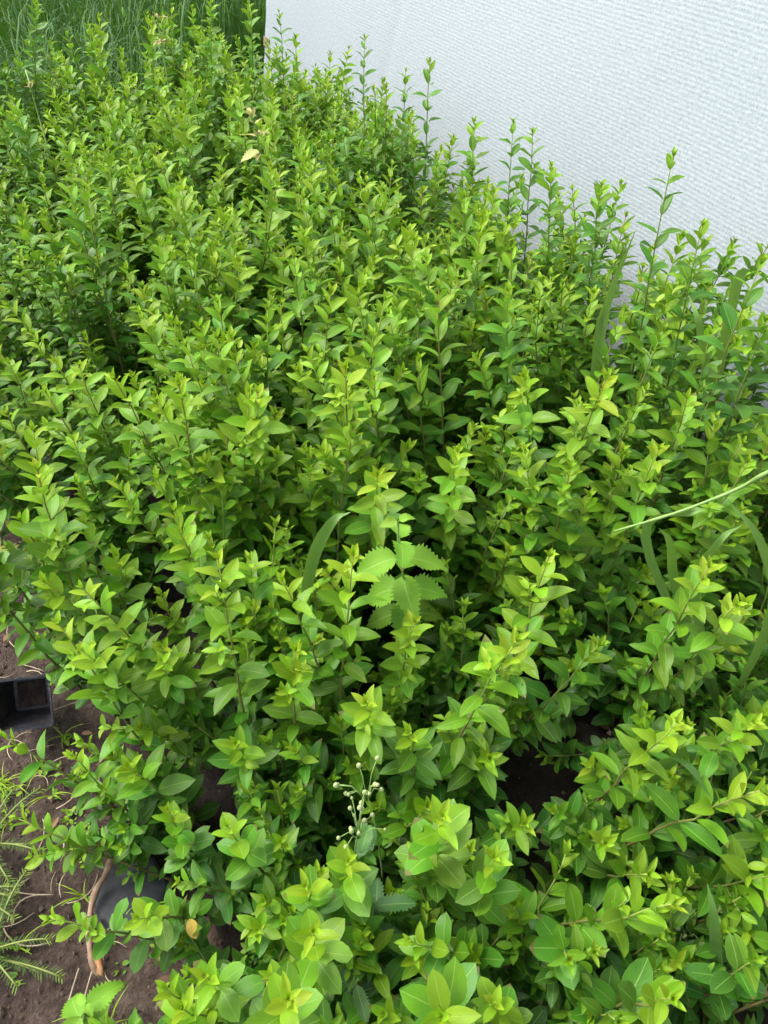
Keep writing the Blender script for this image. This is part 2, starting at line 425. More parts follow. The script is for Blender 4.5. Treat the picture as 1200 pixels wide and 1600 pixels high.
T_MID = [leaf_template(VS, .78, .86, rt.uniform(.195, .25), rt.uniform(.22, .55), rt.uniform(.08, .42), rt.uniform(-.45, .45), rt.uniform(.0, .09), 20 + i, bite=(5 if i == 5 else 0)) for i in range(10)]
T_NEW = [leaf_template(VS, .75, .9, rt.uniform(.16, .21), rt.uniform(.4, .75), rt.uniform(-.05, .25), rt.uniform(-.2, .2), .02, 40 + i) for i in range(7)]

def put_leaf(mb, tmpl, p, d, n, L, age, rnd):
    V, F, UV = tmpl
    d = d.normalized(); n = (n - d * n.dot(d))
    n = n.normalized() if n.length > 1e-4 else d.orthogonal().normalized()
    x = d.cross(n)
    M = np.array([x, d, n])
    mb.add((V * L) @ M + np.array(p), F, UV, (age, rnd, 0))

def shoot(path, L, rng, bright=.5, start=.14, twigs=.25, red=0.0, dens=1.0, old=0.0, r0=.0034, sparse=False, plane=False, gap=1.0, lo=.14, rnd_leaf=False):
    """path: list of points foot -> tip. returns (stem MB, foliage MB, tip MB)"""
    S, Fo, Ti = MB(), MB(), MB()
    path = [Vector(p) for p in path]
    seg = [0]
    for i in range(1, len(path)): seg.append(seg[-1] + (path[i] - path[i - 1]).length)
    tot = seg[-1]
    def pos(a):
        a = max(0, min(tot, a)); i = 1
        while i < len(path) - 1 and seg[i] < a: i += 1
        f = (a - seg[i - 1]) / max(1e-6, seg[i] - seg[i - 1])
        return path[i - 1].lerp(path[i], f), (path[i] - path[i - 1]).normalized()
    n = len(path)
    rad = [r0 * (1 - .72 * seg[i] / tot) for i in range(n)]
    colA = np.zeros((n * 6, 3))
    for i in range(n):
        f = seg[i] / tot; colA[i * 6:(i + 1) * 6, 0] = min(1, f * 1.05); colA[i * 6:(i + 1) * 6, 1] = red * max(0, (f - .55)) * 2
    tube(S, path, rad, 6, colA)
    a = tot * start; phi = rng.uniform(0, 6.28); Z = Vector((0, 0, 1))
    inter = .56 * L / dens
    while a < tot - .006:
        rem = (tot - a) / L                     # distance to tip in leaf lengths
        f = a / tot
        p, T = pos(a); _, e1, e2 = frame(T)
        top = max(0, 1 - rem / 1.9)             # 1 at tip
        size = (.66 + .42 * min(1, f * 1.7)) * (1 - .62 * top ** 1.3) * rng.uniform(.86, 1.12)
        el = (lo + .62 * f) * (1 - top) + 1.02 * top
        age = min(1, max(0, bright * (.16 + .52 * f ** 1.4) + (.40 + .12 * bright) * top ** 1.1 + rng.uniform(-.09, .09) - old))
        for k in (0, 1):
            if rng.random() < .04 and top < .3: continue
            ph = phi + k * math.pi + rng.gauss(0, .16)
            D = e1 * math.cos(ph) + e2 * math.sin(ph)
            e = el + rng.gauss(0, .16)
            if plane: D = (e1 * (1 if k else -1) + e2 * rng.gauss(0, .3)).normalized(); e = .30 + .5 * top + rng.gauss(0, .15)
            d = D * math.cos(e) + T * math.sin(e)
            nrm = T * math.cos(e) - D * math.sin(e)
            nrm = nrm + Z * ((1.6 if plane else .55) * (1 - top)) + Vector((rng.gauss(0, .14), rng.gauss(0, .14), 0))
            lt = T_NEW if top > .72 else (T_MID if f > .38 or top > .3 else T_OLD)
            if rnd_leaf and top < .5: lt = T_OLD
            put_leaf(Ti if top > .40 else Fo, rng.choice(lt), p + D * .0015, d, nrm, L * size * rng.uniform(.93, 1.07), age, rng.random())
            # little axillary twig
            if rng.random() < twigs and top < .25:
                tl = L * rng.uniform(.35, 1.0); q = p + d.lerp(T, .5).normalized() * tl
                tube(S, [p, p.lerp(q, .5) + D * .003, q], [.0012, .001, .0007], 5, (.8, 0, 0))
                dq = (q - p).normalized(); _, g1, g2 = frame(dq)
                pairs = 1 + int(tl / L * 2.4); g0 = rng.uniform(0, 3)
                for c in range(pairs + 1):
                    pp = p.lerp(q, (c + 1) / (pairs + 1)); g0 += math.pi / 2
                    for kk in (0, 1):
                        G_ = g1 * math.cos(g0 + kk * math.pi) + g2 * math.sin(g0 + kk * math.pi)
                        ee = .5 + .35 * c / (pairs + 1)
                        put_leaf(Fo, rng.choice(T_MID), pp, G_ * math.cos(ee) + dq * math.sin(ee), dq + Z * .4, L * rng.uniform(.34, .52), min(1, age + .12 + .22 * c / (pairs + 1)), rng.random())
        phi += math.pi / 2 + rng.gauss(0, .14)
        a += inter * (1 - .60 * top) * rng.uniform(.85, 1.15) * (1.0 if not sparse else 1.35) * gap
    # terminal bud of tiny folded leaves
    p, T = pos(tot); _, e1, e2 = frame(T)
    for k in range(5):
        g = phi + k * 2.3; D = e1 * math.cos(g) + e2 * math.sin(g); e = 1.12 + .06 * k
        put_leaf(Ti, rng.choice(T_NEW), p - T * .004, D * math.cos(e) + T * math.sin(e), T * math.cos(e) - D * math.sin(e), L * (.42 - .05 * k), min(1, .66 + .25 * bright), rng.random())
    return S, Fo, Ti

def hang(parts, root):
    S, Fo, Ti = parts
    s = S.build('stem', M_stem, root)
    if Fo.n: Fo.build('foliage', M_leaf, s)
    if Ti.n: Ti.build('young_tip', M_tip, s)
    return s
def stem_path(foot, tip, rng, bow=.08, n=11, sag=0.0):
    foot, tip = Vector(foot), Vector(tip); d = tip - foot
    mid = foot.lerp(tip, .5) + Vector((rng.gauss(0, 1), rng.gauss(0, 1), 0)) * bow * d.length * .5 - Vector((0, 0, sag))
    P = bez(foot, mid, tip, n)
    return [p + (Vector((rng.gauss(0, .0018), rng.gauss(0, .0018), 0)) if 0 < i < n - 1 else Vector((0, 0, 0))) for i, p in enumerate(P)]

# library of plants for the bulk of the bed
def make_plant(seed):
    rng = random.Random(seed); root = empty('privet_plant')
    ns = rng.choice((6, 7, 7, 8)); bright = rng.uniform(.45, .75)
    a0 = rng.uniform(0, 6.28)
    for k in range(ns):
        a = a0 + k * 2.4 + rng.gauss(0, .3)
        h = rng.uniform(.42, .70) if k else rng.uniform(.62, .74)
        r = rng.uniform(.03, .135) * (1.15 if h < .5 else .85)
        foot = (math.cos(a) * .018, math.sin(a) * .018, -.01)
        tip = (math.cos(a) * r, math.sin(a) * r, h)
        hang(shoot(stem_path(foot, tip, rng, .10), rng.uniform(.045, .056), rng, bright + rng.uniform(-.15, .2), start=.16, twigs=.16, red=rng.choice((0, 0, .5, .9))), root)
    return root
def make_low_plant(seed):
    rng = random.Random(seed); root = empty('privet_plant'); a0 = rng.uniform(0, 6.28); br = rng.uniform(.15, .6)
    for k in range(rng.choice((6, 7, 8))):
        a = a0 + k * 2.4 + rng.gauss(0, .3); h = rng.uniform(.15, .36); r = rng.uniform(.05, .20) * (1.2 if h < .3 else .7)
        hang(shoot(stem_path((math.cos(a) * .018, math.sin(a) * .018, -.01), (math.cos(a) * r, math.sin(a) * r, h), rng, .12), rng.uniform(.046, .066), rng, br + rng.uniform(-.3, .3), start=.14, twigs=.22, old=rng.uniform(-.02, .12)), root)
    return root
def tree_copy(o, parent=None):
    c = o.copy(); C.objects.link(c)
    if parent is not None: c.parent = parent
    for ch in o.children: tree_copy(ch, c)
    return c

LANDMARKS = [   # (pixel x, pixel y, height, what it is called)
 (622, 815, .6, 'the bright green nettle'), (42, 1100, .1, 'the tipped black pot'), (400, 230, .7, 'the pale yellow seedling'),
 (255, 60, .75, 'the pinkish brown seedling'), (48, 138, .68, 'the small tawny seedling'), (955, 470, .6, 'the broad upright grass blade'), (1140, 460, .7, 'the bent grass blade'),
 (1080, 800, .6, 'the leaning grass stalk'), (570, 100, .8, 'the dark thin shoot crossing the screen fold'), (405, 100, .6, 'the taped screen edge'),
 (40, 850, .05, 'the long yellowed leaf'), (20, 670, .05, 'the small yellow leaf strip'), (150, 1420, .03, 'the curved brown root'), (570, 1270, .36, 'the cream weed buds'), (870, 1262, .2, 'the dark peat gap'),
 (402, 612, .70, 'the tall crowded yellow-green shoot'), (940, 288, .75, 'the dense column-like shoot'), (1052, 240, .85, 'the tallest shoot on the screen'), (70, 20, .8, 'the lone tall far shoot'),
 (742, 188, .75, 'the bushy-topped shoot on the screen'), (948, 590, .7, 'the tallest yellow-tipped shoot'), (540, 575, .7, 'the tall reddish-stemmed shoot')]
ORD = 'nearest second third fourth fifth sixth seventh eighth ninth tenth eleventh twelfth thirteenth fourteenth fifteenth'.split()
def label_bulk(plants):
    marks = [(at(x, y, z), n) for x, y, z, n in LANDMARKS]; bins = {}
    for o, look in plants:
        best = min(marks, key=lambda m: (m[0].x - o.location.x) ** 2 + (m[0].y - o.location.y) ** 2)
        dx, dy = o.location.x - best[0].x, o.location.y - best[0].y
        rel = ('to the right of' if dx > 0 else 'to the left of') if abs(dx) > abs(dy) else ('behind' if dy > 0 else 'in front of')
        bins.setdefault((best[1], rel), []).append((math.hypot(dx, dy), look, o))
    for (name, rel), L_ in bins.items():
        L_.sort(key=lambda a: a[0])
        for k, (_, look, o) in enumerate(L_):
            tag(o, ('%s privet plant %s %s' % (look, rel, name) if len(L_) == 1 else '%s %s privet plant %s %s' % (ORD[min(k, 14)], look, rel, name)), 'plant', 'privet plants standing ' + rel + ' ' + name)

# ------------------------------------------------------------------ hero plants, each told apart
# (tip px, py, z, foot px, py or None, leaf length, brightness, extra low shoots, label, options)
H = [
 (340, 872, .63, (392, 1240), .062, .85, 2, 'tall bright privet shoot rising upright above the tipped pot side of the bed'),
 (92, 975, .52, (318, 1275), .066, .8, 2, 'long privet shoot slanting out over the black tipped pot'),
 (68, 908, .50, (285, 1075), .056, .8, 1, 'slender privet shoot slanting towards the yellow leaf on the soil'),
 (4, 1148, .24, (210, 1270), .050, .75, 0, 'low privet shoot reaching across the soil just below the tipped black pot'),
 (112, 1180, .30, (260, 1290), .052, .8, 1, 'short broad-leaved privet shoot over the soil between pot and weed fabric'),
 (26, 1278, .22, (300, 1365), .052, .85, 0, 'thin low privet shoot lying out over bare soil above the brown root'),
 (76, 1436, .26, (330, 1470), .054, .8, 1, 'low privet shoot reaching out across the brown root near the fabric patch'),
 (552, 866, .62, (520, 1200), .060, .95, 1, 'yellow-green privet shoot directly in front of the nettle'),
 (462, 1015, .52, (470, 1200), .056, .9, 1, 'bright privet shoot between the tall upright one and the dark peat gap'),
 (440, 905, .58, (560, 1180), .055, .85, 0, 'privet shoot arching beside the bright one in front of the nettle'),
 (858, 868, .62, (770, 1150), .060, .95, 1, 'yellow-tipped privet shoot leaning away behind the largest bright one'),
 (808, 1000, .60, (690, 1235), .066, 1.0, 1, 'largest bright yellow privet shoot leaning over the dark gap'),
 (648, 972, .50, (632, 1120), .050, .95, 0, 'small slim privet shoot with a yellow tip below the nettle'),
 (572, 1098, .48, (580, 1210), .056, .85, 0, 'star-shaped privet rosette facing up above the white weed buds'),
 (640, 1145, .44, (640, 1250), .054, .55, 0, 'privet rosette of narrow folded tip leaves left of the leaning bright shoot'),
 (692, 1275, .50, (660, 1420), .062, 1.0, 1, 'bright yellow-green privet rosette immediately beside the white weed buds'),
 (772, 1340, .44, (740, 1420), .060, .75, 1, 'mid green privet rosette under the dark peat gap'),
 (545, 1345, .42, (540, 1420), .056, .8, 1, 'curled bright privet rosette between weed buds and fabric patch'),
 (478, 1385, .40, (500, 1440), .052, .9, 0, 'small yellow-green privet tip among dark leaves near the spiny thistle'),
 (490, 1455, .46, (500, 1500), .058, 1.0, 1, 'dense yellow privet tip beside the spiny thistle leaves'),
 (450, 1560, .52, (420, 1640), .064, 1.0, 1, 'broad-leaved bright privet tip at the near end close to the nettle seedling'),
 (320, 1525, .38, (380, 1570), .058, .9, 1, 'star of bright pointed privet leaves beyond the brown root'),
 (355, 1290, .36, (420, 1400), .052, .8, 1, 'small-leaved privet shoot above the weed fabric patch'),
 (215, 1435, .30, (330, 1400), .048, .9, 0, 'little yellow privet tip above the dark fabric patch'),
 (262, 1265, .34, (330, 1360), .050, .75, 1, 'low green privet shoot at the soil side with rounded leaves'),
 (690, 1590, .48, (690, 1540), .068, .85, 1, 'large glossy-leaved privet shoot at the very near end'),
 (1052, 1412, .40, (760, 1430), .062, .95, 0, 'privet branch lying flat with leaves in neat opposite pairs and a yellow tip'),
 (640, 1470, .34, (870, 1500), .052, .7, 0, 'thin privet branch lying flat with small paired leaves'),
 (1190, 1235, .46, (900, 1345), .066, .9, 1, 'thick broad-leaved privet branch reaching towards the screen'),
 (1058, 1128, .50, (880, 1290), .058, .95, 1, 'privet shoot with rounded upright leaves beside the dark peat gap'),
 (1178, 1128, .46, (1010, 1215), .052, .85, 0, 'privet shoot with yellow tip reaching outwards past the rounded-leaf one'),
 (1150, 945, .56, (1010, 1085), .056, .95, 1, 'privet shoot with bright tip beneath the grass blades by the screen'),
 (1108, 885, .60, (975, 1110), .058, .9, 0, 'yellow-tipped privet shoot under the long leaning grass stalk'),
 (1030, 700, .66, (930, 960), .056, .9, 1, 'bright privet shoot below the tall broad grass blade'),
 (948, 590, .74, (830, 880), .062, 1.0, 1, 'tallest yellow-tipped privet shoot, its reddish stem leaning to the screen'),
 (1050, 1560, .40, (880, 1540), .062, .8, 1, 'privet shoot with round cupped leaves at the very near end'),
 (890, 1500, .34, (850, 1440), .055, .55, 1, 'darker green privet shoot running towards the viewer under the flat branch'),
 (770, 1565, .34, (830, 1610), .046, .95, 0, 'small privet shoot with round yellowish leaves close to the near end'),
 (1180, 1500, .34, (1100, 1560), .055, .35, 1, 'dull green privet shoot over the fabric at the far-from-soil near corner'),
 (1160, 1400, .26, (1040, 1460), .050, .4, 1, 'dark low privet shoot beneath the thick broad-leaved branch'),
 (540, 575, .74, (545, 880), .060, 1.0, 1, 'tall bright privet shoot with reddish stem standing behind the nettle'),
 (402, 612, .73, (430, 900), .060, .95, 2, 'tall yellow-green privet shoot with a crowded top in the middle of the bed'),
 (590, 742, .66, (560, 900), .058, .9, 0, 'bright privet shoot just behind the nettle leaves'),
 (716, 705, .66, (712, 900), .048, .95, 0, 'slim privet shoot with tiny yellow tip right of the nettle'),
 (820, 590, .70, (810, 800), .060, .7, 0, 'broad-leaved privet shoot beyond the nettle towards the tall blade'),
 # tall shoots against the screen
 (570, 58, .86, (590, 400), .034, .35, 0, 'tall thin privet shoot with sparse dark leaves crossing the fold of the screen', 's'),
 (436, 18, .84, (430, 330), .036, .45, 0, 'wispy privet shoot nearest the taped edge of the screen', 's'),
 (462, 58, .80, (450, 340), .046, .6, 0, 'privet shoot with one rolled bud tip beside the wispy one', 's'),
 (634, 110, .84, (650, 400), .032, .35, 0, 'short thin privet shoot left of its dark forked neighbour on the screen', 's'),
 (672, 95, .82, (665, 400), .043, .4, 0, 'dark-leaved forked privet shoot against the white screen', 's'),
 (742, 188, .80, (730, 480), .042, .6, 0, 'bushy-topped privet shoot against the white screen before the thin pair', ''),
 (802, 190, .84, (790, 480), .040, .35, 0, 'thin privet shoot with narrow pale tip, first of the pair on the screen', 's'),
 (832, 205, .84, (820, 500), .043, .35, 0, 'thin privet shoot with cupped dark leaves, second of the pair on the screen', 's'),
 (862, 258, .80, (845, 520), .042, .55, 0, 'leafy privet shoot tapering to a point between the pair and the dense column', ''),
 (940, 288, .80, (905, 560), .046, .5, 0, 'dense column-like privet shoot standing out on the white screen', 'd'),
 (1052, 240, .90, (985, 620), .042, .4, 0, 'tallest sparse privet shoot reaching highest on the white screen', 's'),
 (1098, 350, .84, (1020, 640), .046, .45, 0, 'sparse privet shoot just below the tallest on the screen', 's'),
 (1190, 410, .86, (1080, 780), .058, .35, 0, 'dark-stemmed privet shoot with large oval leaves beside the bent grass blade', 's'),
 (1196, 500, .78, (1120, 800), .058, .35, 1, 'dark leafy privet shoot under the large oval-leaved one by the screen', ''),
 (1110, 520, .70, (1060, 800), .054, .45, 1, 'dull green privet shoot where the bed meets the screen', ''),
 # far edge
 (57, 5, .86, (60, 150), .044, .5, 0, 'tall privet shoot standing alone before the tall grass at the far corner', ''),
 (80, 62, .76, (80, 200), .042, .5, 0, 'privet shoot with pale broad leaves next to the lone tall one', ''),
 (330, 5, .88, (335, 170), .042, .6, 0, 'tall pale privet shoot at the far end near the screen edge', ''),
 (388, 5, .86, (385, 170), .040, .6, 0, 'tall pale privet shoot touching the dark gap before the screen', ''),
 (237, 30, .80, (240, 180), .046, .95, 0, 'yellow-topped privet shoot entwined with the pinkish leaves', ''),
]
feet = []
def hero(i, e):
    px, py, z, fp, L, br, extra, label = e[:8]; opt = e[8] if len(e) > 8 else ''
    rng = random.Random(900 + i)
    tip = at(px, py, z); foot = at(fp[0], fp[1], .06 if z < .7 else .12)
    if z > .75:                                     # far ones: stand nearly upright under their tips
        foot = Vector((tip.x + (foot.x - tip.x) * .5, tip.y + (foot.y - tip.y) * .2, 0)) 
    foot.z = -.01
    low = (tip - Vector((foot.x, foot.y, 0))).length
    root = empty('privet_plant', foot); tag(root, label, 'plant', 'privet shoots that stand out')
    T = tip - foot; F0 = Vector((0, 0, 0))
    flat = T.z < .75 * math.hypot(T.x, T.y)
    path = stem_path(F0, T, rng, .05, 12, sag=-.06 if flat else 0)
    flatp = flat and z < .6
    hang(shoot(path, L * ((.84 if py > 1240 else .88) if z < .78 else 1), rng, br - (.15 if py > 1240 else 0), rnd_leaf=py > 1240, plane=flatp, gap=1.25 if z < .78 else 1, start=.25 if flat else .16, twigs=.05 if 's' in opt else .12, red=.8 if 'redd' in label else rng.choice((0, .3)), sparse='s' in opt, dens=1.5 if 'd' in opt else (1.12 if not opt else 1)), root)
    for k in range(extra):
        a = rng.uniform(0, 6.28); r = rng.uniform(.05, .12)
        q = T * rng.uniform(.45, .72) + Vector((math.cos(a) * r, math.sin(a) * r, 0))
        hang(shoot(stem_path(F0, q, rng, .1), L * .9, rng, br * .6, start=.2, twigs=.15), root)
    feet.append((foot.x, foot.y))
for i, e in enumerate(H): hero(i, e)

# ------------------------------------------------------------------ the bulk of the bed
LIB = [make_plant(100 + i) for i in range(14)]
LOW = [make_low_plant(300 + i) for i in range(7)]
free = {id(o): o for o in LIB + LOW}
rf = random.Random(77)
gaps = [(at(875, 1265, 0), .135), (at(850, 1135, 0), .06), (at(640, 1020, .02), .085), (at(622, 815, .66), .07), (at(590, 1420, 0), .07), (at(640, 1180, .0), .05), (at(680, 1330, 0), .05), (at(960, 1440, 0), .07), (at(820, 1450, 0), .05)]
STEP = .153; used = 0; spots = []
i = 0
s = .17
while s < 3.42:
    t = (-.055 if s < 1.3 else -.11) + (STEP / 2 if i % 2 else 0)
    while t < (1.44 if s < 1.5 else 1.36):
        spots.append((s + rf.gauss(0, .02), t + rf.gauss(0, .02))); t += STEP
    s += STEP * .93; i += 1
n_used = 0; bulk = []
re_ = random.Random(12); extra = []
while len(extra) < 26:
    e = (re_.uniform(.02, .80), re_.uniform(-.10, .95)); p = bed(*e)
    if any((Vector((p.x, p.y)) - Vector((g.x, g.y))).length < .15 for g, r in gaps[:1]): continue
    if min([math.hypot(p.x - f[0], p.y - f[1]) for f in feet] + [9]) < .02: continue
    if min([math.hypot(e[0] - a, e[1] - b) for a, b in spots + extra]) < .062: continue
    q = proj(p)
    if q and -80 < q[0] < 1280 and q[1] < 1680: extra.append(e)
xs = set(extra); spots += extra
for s, t in spots:
    p = bed(s, t, 0)
    hit = [j for j, (g, r) in enumerate(gaps) if (Vector((p.x, p.y)) - Vector((g.x, g.y))).length < r]
    if hit and min(hit) < 2: continue
    near = [f for f in feet if math.hypot(f[0] - p.x, f[1] - p.y) < (.055 if s < 1.2 else .03)]
    if near and (s, t) not in xs: continue
    q = proj(Vector((p.x, p.y, .55)))
    if q is None or not (-260 < q[0] < 1420 and -150 < q[1] < 1850): continue
    islow = (s, t) in xs or bool(hit) or s + rf.uniform(-.12, .12) < .62 or (t < .02 and rf.random() < .5)
    src = rf.choice(LOW if islow else LIB); n_used += 1
    o = free.pop(id(src)) if id(src) in free else tree_copy(src)
    hs = 1.0 if islow else .74 + .26 * min(1, max(0, (s - .4) / .6))
    if t < .05: hs *= .9
    if hit: hs *= .6
    elif (s, t) in xs: hs *= .8
    if t > 1.0: hs *= 1 - (.22 if s > 1.5 else .13) * min(1, (t - 1.0) / .3)
    hs *= rf.uniform(.82, 1.12)
    ws = 1.0 if hs > .9 else .92
    o.location = p; o.scale = (ws, ws, hs) if hs > .8 else (ws * .95, ws * .95, hs)
    tilt = Vector((rf.gauss(0, .08), rf.gauss(0, .08)))
    if t < .12: tilt += Vector((-NX.x, -NX.y)) * (.20 - .9 * (t + .02))
    if s > 1.45 and t < .1: tilt += Vector((-NX.x, -NX.y)) * .12
    if t < .10 and abs(s - 1.12) < .17: tilt *= .15
    if s < .5: tilt += Vector((-AX.x, -AX.y)) * (.30 * (1 - (s - .1) / .4))
    if t > 1.25: tilt += Vector((NX.x, NX.y)) * .05
    ax = Vector((-tilt.y, tilt.x, 0)); ang = ax.length
    o.rotation_mode = 'QUATERNION'
    o.rotation_quaternion = (Matrix.Rotation(ang, 4, ax.normalized()) @ Matrix.Rotation(rf.uniform(0, 6.28), 4, 'Z')).to_quaternion()
    bulk.append((o, 'low' if islow else ('leaning' if ang > .17 else ('tall' if hs > 1.0 else 'upright'))))
label_bulk(bulk)
print('bulk plants', n_used)

# ------------------------------------------------------------------ tall grass beyond
def ribbon(mb, pts, width, tone, fold=.35, flat=None, rnd=.5, tipf=.35):
    V = []; UV = []; n = len(pts)
    for i, p in enumerate(pts):
        T = (pts[min(i + 1, n - 1)] - pts[max(i - 1, 0)]).normalized()
        side = (flat if flat is not None else T.cross(Vector((0, 0, 1))))
        side = (side - T * side.dot(T)); side = side.normalized() if side.length > 1e-4 else Vector((1, 0, 0))
        nn = side.cross(T); v = i / (n - 1)
        w_ = width * (.55 + .45 * min(1, v / .25)) * (1 - ((v - tipf) / (1 - tipf)) ** 1.6 if v > tipf else 1)
        w_ = max(w_, .0003)
        for u in (-1, 0, 1):
            V.append(tuple(p + side * (u * w_) + nn * (fold * abs(u) * w_))); UV.append((.5 + .5 * u, v))
    F = []
    for i in range(n - 1):
        for j in (0, 1):
            q = i * 3 + j; F.append((q, q + 1, q + 4, q + 3))
    mb.add(V, F, UV, (tone, rnd, 0))
def field_grass():
    rng = random.Random(3); mb = MB(); cnt = 0
    while cnt < 15000:
        f = rng.random() ** 1.5
        s = 3.62 + 6.0 * f; t = rng.uniform(-3.0, 4.2)
        if t > .95 and s < 4.95: continue
        p = bed(s, t, -.05); q = proj(p + Vector((0, 0, .5)))
        if q is None or not (-300 < q[0] < 900) or q[1] < -500: 
            if rng.random() < .97: continue
        h = rng.uniform(.3, .72) * (1 if rng.random() < .9 else 1.15); a = rng.uniform(0, 6.28); b = rng.uniform(.05, .38) * h
        D = Vector((math.cos(a), math.sin(a), 0))
        drp = rng.uniform(0, .25) * h
        pts = bez(p, p + D * b * .25 + Vector((0, 0, h)), p + D * b * 1.4 + Vector((0, 0, h - drp)), 6)
        lt = rng.random()
        ribbon(mb, pts, rng.uniform(.0022, .0060), .05 + .35 * rng.random() if lt < .93 else .85, rnd=rng.random(), flat=Vector((-D.y, D.x, 0)))
        cnt += 1
    tag(mb.build('tall_grass', M_grass), 'dense dark green tall grass beyond the far end of the privet bed', 'grass', kind='stuff')
field_grass()

# ------------------------------------------------------------------ broad grass blades among the privets
def blade_clump(name, label, blades, width, tone, cat='grass blade'):
    base = Vector(blades[0][0]); root = empty(name, base); tag(root, label, cat)
    for bl in blades:
        mb = MB(); pts = [q - base for q in poly_smooth(bl, 18)]
        ribbon(mb, pts, width, tone, rnd=random.Random(len(pts)).random(), flat=Vector((1, -.25, .15)), fold=.3, tipf=.45)
        mb.build('blade', M_grass, root)
blade_clump('grass_clump', 'broad upright grass blade rising in front of the white screen', [
    [at(905, 800, .05), at(925, 620, .45), at(948, 480, .66), at(992, 362, .82)],
    [at(905, 800, .05), at(925, 640, .40), at(935, 520, .60), at(945, 470, .68)]], .0095, 1.0)
blade_clump('grass_clump', 'bent grass blade folding over near the large oval privet leaves', [
    [at(1100, 760, .05), at(1120, 600, .50), at(1145, 470, .74), at(1160, 424, .80), at(1185, 425, .80), at(1210, 455, .74)],
    [at(1100, 760, .05), at(1110, 640, .42), at(1095, 520, .66), at(1075, 458, .72)]], .0085, .95)
blade_clump('grass_clump', 'three light green grass blades sweeping across the privets below the leaning stalk', [
    [at(1130, 1120, .10), at(1085, 930, .45), at(1120, 850, .60), at(1160, 820, .62)],
    [at(1130, 1120, .10), at(1205, 960, .50), at(1190, 850, .66), at(1135, 778, .72)],
    [at(1130, 1120, .10), at(1060, 930, .40), at(1048, 850, .58), at(1030, 825, .62)],
    [at(1130, 1120, .10), at(1010, 850, .50), at(1080, 800, .60), at(1150, 802, .58)]], .0075, .9)
blade_clump('grass_clump', 'single curved grass blade left of the nettle', [
    [at(470, 1010, .20), at(485, 890, .50), at(515, 820, .62), at(548, 800, .64)]], .0095, .85)
blade_clump('grass_clump', 'grass blade with folded stalk low beside the thick broad-leaved privet branch', [
    [at(1000, 1240, .18), at(1035, 1190, .32), at(1070, 1190, .38), at(1110, 1245, .36)],
    [at(1000, 1240, .18), at(1070, 1170, .36), at(1082, 1175, .40), at(1078, 1200, .34)],
    [at(1130, 1560, .05), at(1120, 1500, .16), at(1115, 1430, .26), at(1105, 1380, .30)]], .0080, .8)
mb = MB(); pts = [at(960, 830, .58), at(1060, 800, .63), at(1150, 765, .66), at(1260, 715, .70), at(1400, 700, .35), at(1430, 760, .0)]
tube(mb, poly_smooth(pts, 22), [(.0015 + .00012 * i) * (1.35 if i % 7 == 3 else 1) for i in range(22)], 8)
tag(mb.build('grass_stalk', M_weedstem), 'smooth pale green grass stalk leaning across the privets from the screen side', 'grass stalk')
mb = MB(); base = at(590, 232, .55)
ribbon(mb, poly_smooth([at(600, 400, .1), at(588, 240, .55), at(586, 145, .80)], 10), .004, .3, flat=Vector((1, 0, 0)))
ribbon(mb, poly_smooth([at(600, 400, .1), at(582, 250, .52), at(578, 190, .66)], 10), .003, .3, flat=Vector((1, 0, 0)))
tag(mb.build('grass_tuft', M_grass), 'thin dark grass spikes on the screen beside the fold', 'grass tuft')

# ------------------------------------------------------------------ nettles
SV = [0] + [i / 22 for i in range(1, 22)] + [1]
T_NET = [leaf_template(SV, .55, 1.0, w_, .38, d_, .25, .10, 70 + i, serr=.13) for i, (w_, d_) in enumerate(((.30, .3), (.33, .5), (.28, .4)))]
T_THI = [leaf_template(SV, .6, .6, w_, .3, d_, .2, .08, 80 + i, serr=.16) for i, (w_, d_) in enumerate(((.20, .2), (.24, .35)))]
def nettle(foot, tip, L, nodes, label, lean0=0.0, tones=(.35, .95)):
    rng = random.Random(len(label)); root = empty('nettle', foot); tag(root, label, 'nettle')
    T = tip - foot; S = MB(); P = stem_path((0, 0, 0), T, rng, .03, 8); tube(S, P, [.003 - .0002 * i for i in range(8)], 6)
    st_ = S.build('stem', M_weedstem, root); phi = lean0
    for k in range(nodes):
        f = .42 + .58 * k / (nodes - 1) if nodes > 1 else 1; p = Vector((0, 0, 0)).lerp(T, f)
        top = max(0, (f - .8) / .2); size = L * (1 - .68 * top); mb = MB()
        for kk in (0, 1):
            g = phi + kk * math.pi; D = Vector((math.cos(g), math.sin(g), 0)); e = .05 + .55 * top
            d = D * math.cos(e) + Vector((0, 0, 1)) * math.sin(e)
            pet = p + d * size * .12
            tube(mb, [p, pet], [.0011, .0008], 5, (.8, .5, 0))
            put_leaf(mb, rng.choice(T_NET), pet, d + Vector((rng.gauss(0, .15), rng.gauss(0, .15), rng.uniform(-.45, .1))), Vector((0, 0, 1)) - D * math.sin(e) + Vector((rng.gauss(0, .3), -.2 + rng.gauss(0, .3), 0)), size, tones[0] + (tones[1] - tones[0]) * f * rng.uniform(.8, 1), rng.random())
        mb.build('leaf_pair', M_net, root); phi += math.pi / 2
nt_tip = at(622, 815, .66)
nettle(at(640, 1020, .02), nt_tip, .078, 7, 'bright green nettle with jagged leaves in the middle of the near bed', 0.1)
nettle(at(120, 1640, .0), at(135, 1568, .17), .062, 4, 'small nettle seedling on the soil in front of the brown root', .9)

